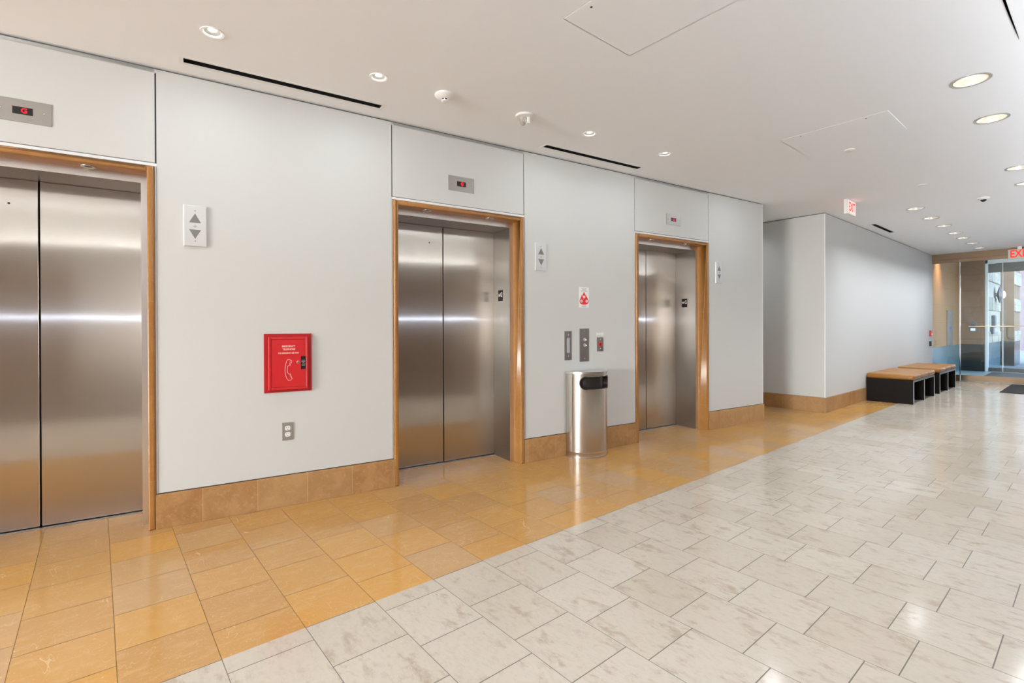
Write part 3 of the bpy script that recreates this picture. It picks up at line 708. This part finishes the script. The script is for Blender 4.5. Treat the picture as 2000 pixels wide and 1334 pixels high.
for loc, lab in (((-1.306, 7.02, HC), 'small flat white ceiling cap beyond the far hatch'), ((-1.459, 5.124, HC), 'small flat white ceiling cap beside the far hatch')):
    o = thing('sprinkler_cap', lab, 'sprinkler cap', loc); b = MB(); b.lathe([(0.042, 0.0), (0.042, -0.006), (0.036, -0.0085)], 'z', (0, 0, 0), 28); b.build('cover_disc', M_WHITE_PLASTIC, o, smooth=True)
for (a, b_, c, d), lab in zip(HATCH, ('square ceiling hatch cut by the top frame edge', 'square ceiling hatch in mid ceiling beyond the first one')):
    o = thing('ceiling_hatch', lab, 'ceiling hatch', ((a + b_) / 2, (c + d) / 2, HC)); hx, hy = (b_ - a) / 2 - 0.004, (d - c) / 2 - 0.004
    box('panel', -hx, hx, -hy, hy, -0.0005, 0.012, M_CEIL, o)
    for x in (-0.222, 0.229):
        b = MB(); b.lathe([(0.006, -0.0016), (0.006, -0.0002)], 'z', (x, -hy + 0.035, 0), 12); b.build('latch', M_BLACK, o)
cm = thing('security_camera', 'small white ceiling camera with a black dome', 'camera', (-0.959, 8.312, HC))
b = MB(); b.lathe([(0.062, 0.0), (0.062, -0.012), (0.050, -0.022), (0.034, -0.026)], 'z', (0, 0, 0), 30); b.build('housing', M_WHITE_PLASTIC, cm, smooth=True)
b = MB(); b.lathe([(0.030, -0.024), (0.027, -0.038), (0.016, -0.048), (0.004, -0.051)], 'z', (0, 0, 0), 24); b.build('dome', simple('black_dome', (0.01, 0.01, 0.01), 0.1), cm, smooth=True)
# dark strip for the shaded inner face of a curved recess, top right
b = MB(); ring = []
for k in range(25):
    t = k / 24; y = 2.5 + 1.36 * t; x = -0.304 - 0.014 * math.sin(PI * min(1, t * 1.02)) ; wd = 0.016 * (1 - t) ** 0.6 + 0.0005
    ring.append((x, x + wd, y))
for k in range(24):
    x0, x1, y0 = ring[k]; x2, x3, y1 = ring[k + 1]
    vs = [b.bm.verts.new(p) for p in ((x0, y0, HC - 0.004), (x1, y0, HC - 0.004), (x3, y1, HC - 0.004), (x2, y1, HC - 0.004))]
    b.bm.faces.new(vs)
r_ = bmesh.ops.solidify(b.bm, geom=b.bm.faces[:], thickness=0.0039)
struct(b.build('trim_3', simple('recess_shade', (0.17, 0.17, 0.17), 0.7)))

# exit signs
ex = thing('exit_sign', 'white edge-on EXIT sign hanging from the ceiling at the hall wall corner', 'exit sign', (-2.0525, 7.22, HC), ROT_H, 'lit EXIT signs')
box('housing', -0.15, 0.15, -0.0225, 0.0225, -0.178, 0.0, M_WHITE_PLASTIC, ex, 0.003)
for s in (1, -1):
    fc = box('face', -0.140, 0.140, min(-s * 0.0225, -s * 0.024), max(-s * 0.0225, -s * 0.024), -0.168, -0.012, M_EXIT_FACE, ex)
    text('lettering', 'EXIT', 0.150, M_EXIT_RED, fc, (0, -s * 0.0243, -0.090), 0.0006, 0.72, rot=(PI / 2, 0, 0 if s > 0 else PI), bold=0.002)
    for x, z in ((-0.100, -0.030), (-0.100, -0.092), (-0.100, -0.154), (0.09, -0.03)):
        b = MB(); b.lathe([(0.007, -s * 0.0235), (0.007, -s * 0.0256)], 'y', (s * x, 0, z), 12); b.build('fixing', M_DOT, fc)
ex2 = thing('exit_sign', 'red lettered EXIT sign hanging in front of the glass doors', 'exit sign', (-1.095, 14.02, HC), 0, 'lit EXIT signs')
box('panel', -0.165, 0.165, -0.012, 0.012, -0.240, -0.052, M_EXIT_GLASS, ex2, 0.003)
box('stem', -0.03, 0.03, -0.01, 0.01, -0.055, 0.0, M_WHITE_PLASTIC, ex2)
text('lettering', 'EXIT', 0.205, M_EXIT_RED, ex2, (0.008, -0.0135, -0.146), 0.001, 0.70, bold=0.005)

# ------------------------------------------------------------------ benches
def bench(y0, label):
    o = thing('bench', label, 'bench', (X_HALL, y0, 0), 0, 'leather benches along the hall wall')
    L, D = 1.42, 0.613
    for yy in (0.0, L / 2 - 0.02, L - 0.025):
        b = MB(); b.box(0.012, D - 0.004, yy, yy + 0.025, 0.0, 0.352, M_BENCH_WOOD); b.box(D - 0.004, D, yy, yy + 0.025, 0.0, 0.352, M_BENCH_EDGE); b.build('panel', None, o)
    b = MB(); b.box(0.012, D - 0.004, 0.0, L, 0.352, 0.368, M_BENCH_WOOD); b.box(D - 0.004, D, 0.0, L, 0.336, 0.368, M_BENCH_EDGE); b.build('seat_frame', None, o)
    b = MB()
    for k in range(3): b.box(0.012, D + 0.006, -0.006 + k * (L + 0.012) / 3, -0.006 + (k + 1) * (L + 0.012) / 3, 0.366, 0.446, None, 0.028, 5)
    b.build('cushion', M_LEATHER, o, smooth=True)
    return o
b0 = bench(9.46, 'tan leather bench with dark panel ends, nearest the camera')
dup(b0, (X_HALL, 11.31, 0), 'tan leather bench nearer the glass doors')
outlet((X_HALL, 11.35, 0.455), ROT_H, 'small outlet on the white wall behind the benches', M_STEEL_PLATE)
pb = thing('fire_alarm_pull', 'red fire alarm pull on the white wall beside the glass', 'fire alarm', (X_HALL, 13.98, 1.023), ROT_H)
box('body', -0.045, 0.045, -0.035, 0.001, -0.065, 0.065, M_RED, pb, 0.004); box('pull_handle', -0.030, 0.030, -0.045, -0.034, -0.03, 0.005, M_PRINT_WHITE, pb, 0.002)
cr2 = thing('card_reader', 'black card reader below the red fire alarm pull', 'card reader', (X_HALL, 13.98, 0.80), ROT_H)
box('body', -0.05, 0.05, -0.030, 0.001, -0.055, 0.055, M_BLACK, cr2, 0.006); box('status_light', -0.012, 0.012, -0.0315, -0.0295, 0.030, 0.038, emitter('blue_status', (0.2, 0.4, 1.0), 1.5), cr2)
mt = box('floor_mat', -0.78, 0.78, -0.93, 0.93, 0.0, 0.008, M_MAT, None, 0.003, loc=(-0.44, 13.25, 0)); tag(mt, 'charcoal mat on the cream tiles inside the glass doors', 'mat', 'entrance mats')

# ------------------------------------------------------------------ glass front
yg = Y_GLASS
XM = -2.007
XR2 = 1.6
struct(box('trim_4', X_HALL, XR2, yg - 0.03, yg + 0.06, 2.63, HC + 0.3, M_BRONZE), 'bronze header over the glass doors')
w2 = box('window_2', X_HALL, XM - 0.012, yg - 0.02, yg + 0.03, 2.56, 2.628, M_BRONZE); struct(w2, 'fixed glass beside the glass doors')
box('bottom_rail', X_HALL, XM - 0.012, yg - 0.025, yg + 0.03, 0.0, 0.135, M_BRONZE, w2)
box('pane', X_HALL, XM - 0.012, yg - 0.006, yg + 0.006, 0.135, 2.56, M_GLASS, w2)
box('edge_bead', XM - 0.014, XM - 0.002, yg - 0.012, yg + 0.012, 0.135, 2.56, M_CHROME, w2)
d4 = thing('door_4', None, None, (XM, yg, 0)); struct(d4, 'frameless glass entrance doors with a bronze push rail')
for x0, x1 in ((0.004, 0.99), (1.0, 1.95)):
    box('top_rail', x0, x1, -0.02, 0.03, 2.56, 2.628, M_BRONZE, d4); box('bottom_rail', x0, x1, -0.025, 0.03, 0.008, 0.135, M_BRONZE, d4)
    pn = box('glass_leaf', x0, x1, -0.006, 0.006, 0.135, 2.56, M_GLASS, d4)
    b = MB(); b.tube([(x0 + 0.13, -0.05, 1.172), (x1 - 0.05, -0.05, 1.172)], 0.011, None, 12)
    for xx in (x0 + 0.22, x1 - 0.12): b.tube([(xx, -0.05, 1.172), (xx, 0.0, 1.172)], 0.007, None, 8)
    b.build('push_rail', simple('bronze_rail', (0.55, 0.43, 0.30), 0.3, 1.0) if 'bronze_rail' not in bpy.data.materials else bpy.data.materials['bronze_rail'], pn, smooth=True)
struct(box('wall_right', X_RIGHT + 0.15, XR2, yg, yg + 0.1, 0, HC, M_WALL))

# ------------------------------------------------------------------ vestibule
YV, HV = 17.62, 3.15
XF = 2.4
struct(box('floor_vestibule', -2.8, XF, yg, YV + 0.4, -0.05, 0.0, M_VEST_FLOOR))
struct(box('ceiling_vestibule', -2.8, XF, yg + 0.06, YV + 0.5, HV, HV + 0.1, M_CEIL))
b = MB(); b.box(X_HALL - 0.10, X_HALL - 0.02, yg + 0.02, YV, 0.70, HV, M_TAN_STONE); b.box(X_HALL - 0.10, X_HALL - 0.005, yg + 0.02, YV, 0.0, 0.70, M_GRANITE_SKYLIT)
struct(b.build('wall_vestibule'), 'tan stone wall with a grey granite base seen through the glass')
b = MB(); b.box(-2.9, -2.02, YV, YV + 0.30, 0.70, HV, M_SHADED_STONE); b.box(-2.9, -2.015, YV - 0.006, YV + 0.30, 0.0, 0.70, M_GRANITE_SHADED)
struct(b.build('wall_pier'), 'shaded stone pier with shaded granite base beyond the glass')
wv = box('window_3', XF, XF + 0.1, yg, YV + 0.5, 2.85, HV, M_DARKFRAME); struct(wv)
box('pane', XF + 0.04, XF + 0.05, yg, YV + 0.5, 0.0, 2.85, M_GLASS, wv)
area('vestibule_beam', (-2.22, 14.9, HV - 0.02), 0.12, 16, (1.0, 0.78, 0.52), spread=80)
area('vestibule_beam', (-0.6, 15.8, HV - 0.02), 0.3, 16, (1.0, 0.95, 0.88), spread=150)
sl = thing('wall_directory', 'tall narrow grey panel on the tan stone wall behind the glass', 'wall panel', (X_HALL - 0.02, 16.2, 1.13), ROT_H)
box('panel', -0.30, 0.30, -0.025, 0.001, -0.43, 0.43, simple('grey_panel', (0.19, 0.17, 0.155), 0.35, 0.5), sl, 0.004); box('display_strip', -0.15, 0.12, -0.027, -0.0245, -0.03, 0.03, emitter('violet_screen', (0.25, 0.25, 0.9), 0.5), sl)
ic = thing('intercom', 'round-topped intercom with a lit blue screen on the shaded pier', 'intercom', (-2.235, YV, 1.12))
b = MB(); b.prism([(-0.075, -0.09), (0.075, -0.09), (0.075, 0.12)] + [(0.075 * math.cos(t * PI / 12), 0.12 + 0.06 * math.sin(t * PI / 12)) for t in range(1, 12)] + [(-0.075, 0.12)], -0.03, 0.001, 'y'); b.build('body', simple('grey_intercom', (0.12, 0.12, 0.13), 0.4, 0.4), ic)
box('screen', -0.045, 0.045, -0.032, -0.029, -0.065, 0.0, emitter('blue_screen', (0.45, 0.6, 1.0), 1.6), ic)
box('speaker', -0.035, 0.035, -0.032, -0.029, 0.055, 0.095, M_BLACK, ic)
m2 = box('floor_mat', -0.6, 1.4, -1.0, 1.0, 0.0, 0.010, M_MAT_BLUE, None, 0.003, loc=(-1.25, 16.37, 0)); tag(m2, 'grey mat on the slate floor behind the glass doors', 'mat', 'entrance mats')

# outer doors
yo = 17.80
d5 = thing('door_5', None, None, (-2.02, yo, 0)); struct(d5, 'outer glass doors to the street')
M_WFRAME = simple('white_frame', (0.70, 0.74, 0.78), 0.4)
b = MB(); b.box(0.0, 0.055, -0.05, 0.05, 0, 2.89, None, 0.004); b.box(0.0, 3.8, -0.05, 0.05, 2.80, 2.89, None, 0.004); b.build('frame', M_WFRAME, d5)
for x0, x1 in ((0.06, 0.315), (0.335, 1.35), (1.36, 2.4)):
    lf = thing('leaf', None, None, (0, 0, 0)); lf.parent = d5
    box('top_rail', x0, x1, -0.025, 0.025, 2.56, 2.79, M_DARKFRAME, lf); box('bottom_rail', x0, x1, -0.03, 0.03, 0.005, 0.10, M_DARKFRAME, lf)
    box('pane', x0, x1, -0.006, 0.006, 0.10, 2.56, M_GLASS, lf)
    if x0 > 0.3:
        b = MB(); xh = x0 + 0.075; sg = 1
        b.tube([(xh + 0.12, -0.012, 1.165), (xh + 0.12, -0.07, 1.165), (xh + 0.03, -0.075, 1.155), (xh, -0.075, 1.12), (xh, -0.075, 0.90), (xh + 0.03, -0.075, 0.85), (xh + 0.12, -0.07, 0.84), (xh + 0.12, -0.012, 0.84)], 0.012, None, 10); b.build('pull_handle', M_DARKFRAME, lf, smooth=True)
box('stile', 0.318, 0.332, -0.02, 0.02, 0.0, 2.80, M_WFRAME, d5)

# ------------------------------------------------------------------ outdoors
struct(box('ground', -30, 30, YV + 0.4, 60, -0.12, -0.02, M_CONCRETE))
def stonewall(name, x0, x1, y0, y1, mat, label=None):
    b = MB(); b.box(x0, x1, y0, y1, 0.71, 5.5, mat); b.box(x0, x1 + 0.004, y0 - 0.004, y1, -0.02, 0.71, M_GRANITE_SKYLIT if mat is M_SKYLIT_STONE else M_GRANITE_SHADED)
    for z0, z1 in ((0.71, 1.02), (1.60, 1.98), (2.40, 2.80)):      # rough-hewn bands that stand proud
        n = max(2, int((y1 - y0) / 0.55))
        for k in range(n):
            ya, yb = y0 + (y1 - y0) * k / n, y0 + (y1 - y0) * (k + 1) / n
            b.box(x1 - 0.05, x1 + random.uniform(0.015, 0.04), ya + 0.008, yb - 0.008, z0, z1, M_ROCK, 0.02, 2)
    o = b.build(name, None); return struct(o, label)
stonewall('wall_outside', -2.6, -2.05, 18.0, 20.9, M_SKYLIT_STONE, 'sunlit pale stone wall outside the glass doors')
stonewall('wall_outside', -2.6, -1.75, 20.9, 22.4, M_SHADED_STONE, 'shaded stone pier outside the glass doors')
wl2 = thing('wall_lamp', 'round dish wall lamp on the pale stone outside', 'wall lamp', (-2.04, 19.8, 2.07))
b = MB(); b.lathe([(0.05, 0.0), (0.05, 0.04), (0.12, 0.05), (0.235, 0.09), (0.24, 0.10), (0.10, 0.16)], 'x', (0, 0, 0), 32, None, True, True); b.build('dish', simple('dark_dish', (0.10, 0.10, 0.11), 0.35, 0.6), wl2, smooth=True)
b = MB(); b.lathe([(0.10, 0.155), (0.10, 0.185), (0.06, 0.21), (0.01, 0.22)], 'x', (0, 0, 0), 24); b.build('lens', emitter('lamp_lens', (1.0, 0.93, 0.82), 2.5), wl2, smooth=True)
for (y, z, dy, dz, lab) in ((19.3, 1.30, 0.16, 0.17, 'dark plaque on the pale stone wall outside, upper'), (19.0, 1.05, 0.12, 0.10, 'dark box on the pale stone wall outside, lower')):
    o = thing('wall_plaque', lab, 'plaque', (-2.02, y, z), ROT_H); box('panel', -dy, dy, -0.04, 0.03, -dz, dz, simple('plaque_grey', (0.10, 0.10, 0.12), 0.4), o, 0.004)
bd = thing('outside_building', 'purple brick building across the street beyond the doors', 'building', (4.0, 34.0, -0.02))
box('facade', -16, 16, 0, 6, 0, 14, M_BRICK, bd)
for k in range(-5, 6):
    for z in (1.2, 4.6, 8.0):
        wnd = box('window', k * 2.8 - 0.6, k * 2.8 + 0.6, -0.05, 0.02, z, z + 1.9, simple('window_frame_pale', (0.6, 0.6, 0.62), 0.5) if 'window_frame_pale' not in bpy.data.materials else bpy.data.materials['window_frame_pale'], bd)
        box('pane', k * 2.8 - 0.5, k * 2.8 + 0.5, -0.06, -0.045, z + 0.1, z + 1.8, simple('window_glass_dark', (0.10, 0.13, 0.18), 0.1) if 'window_glass_dark' not in bpy.data.materials else bpy.data.materials['window_glass_dark'], wnd)
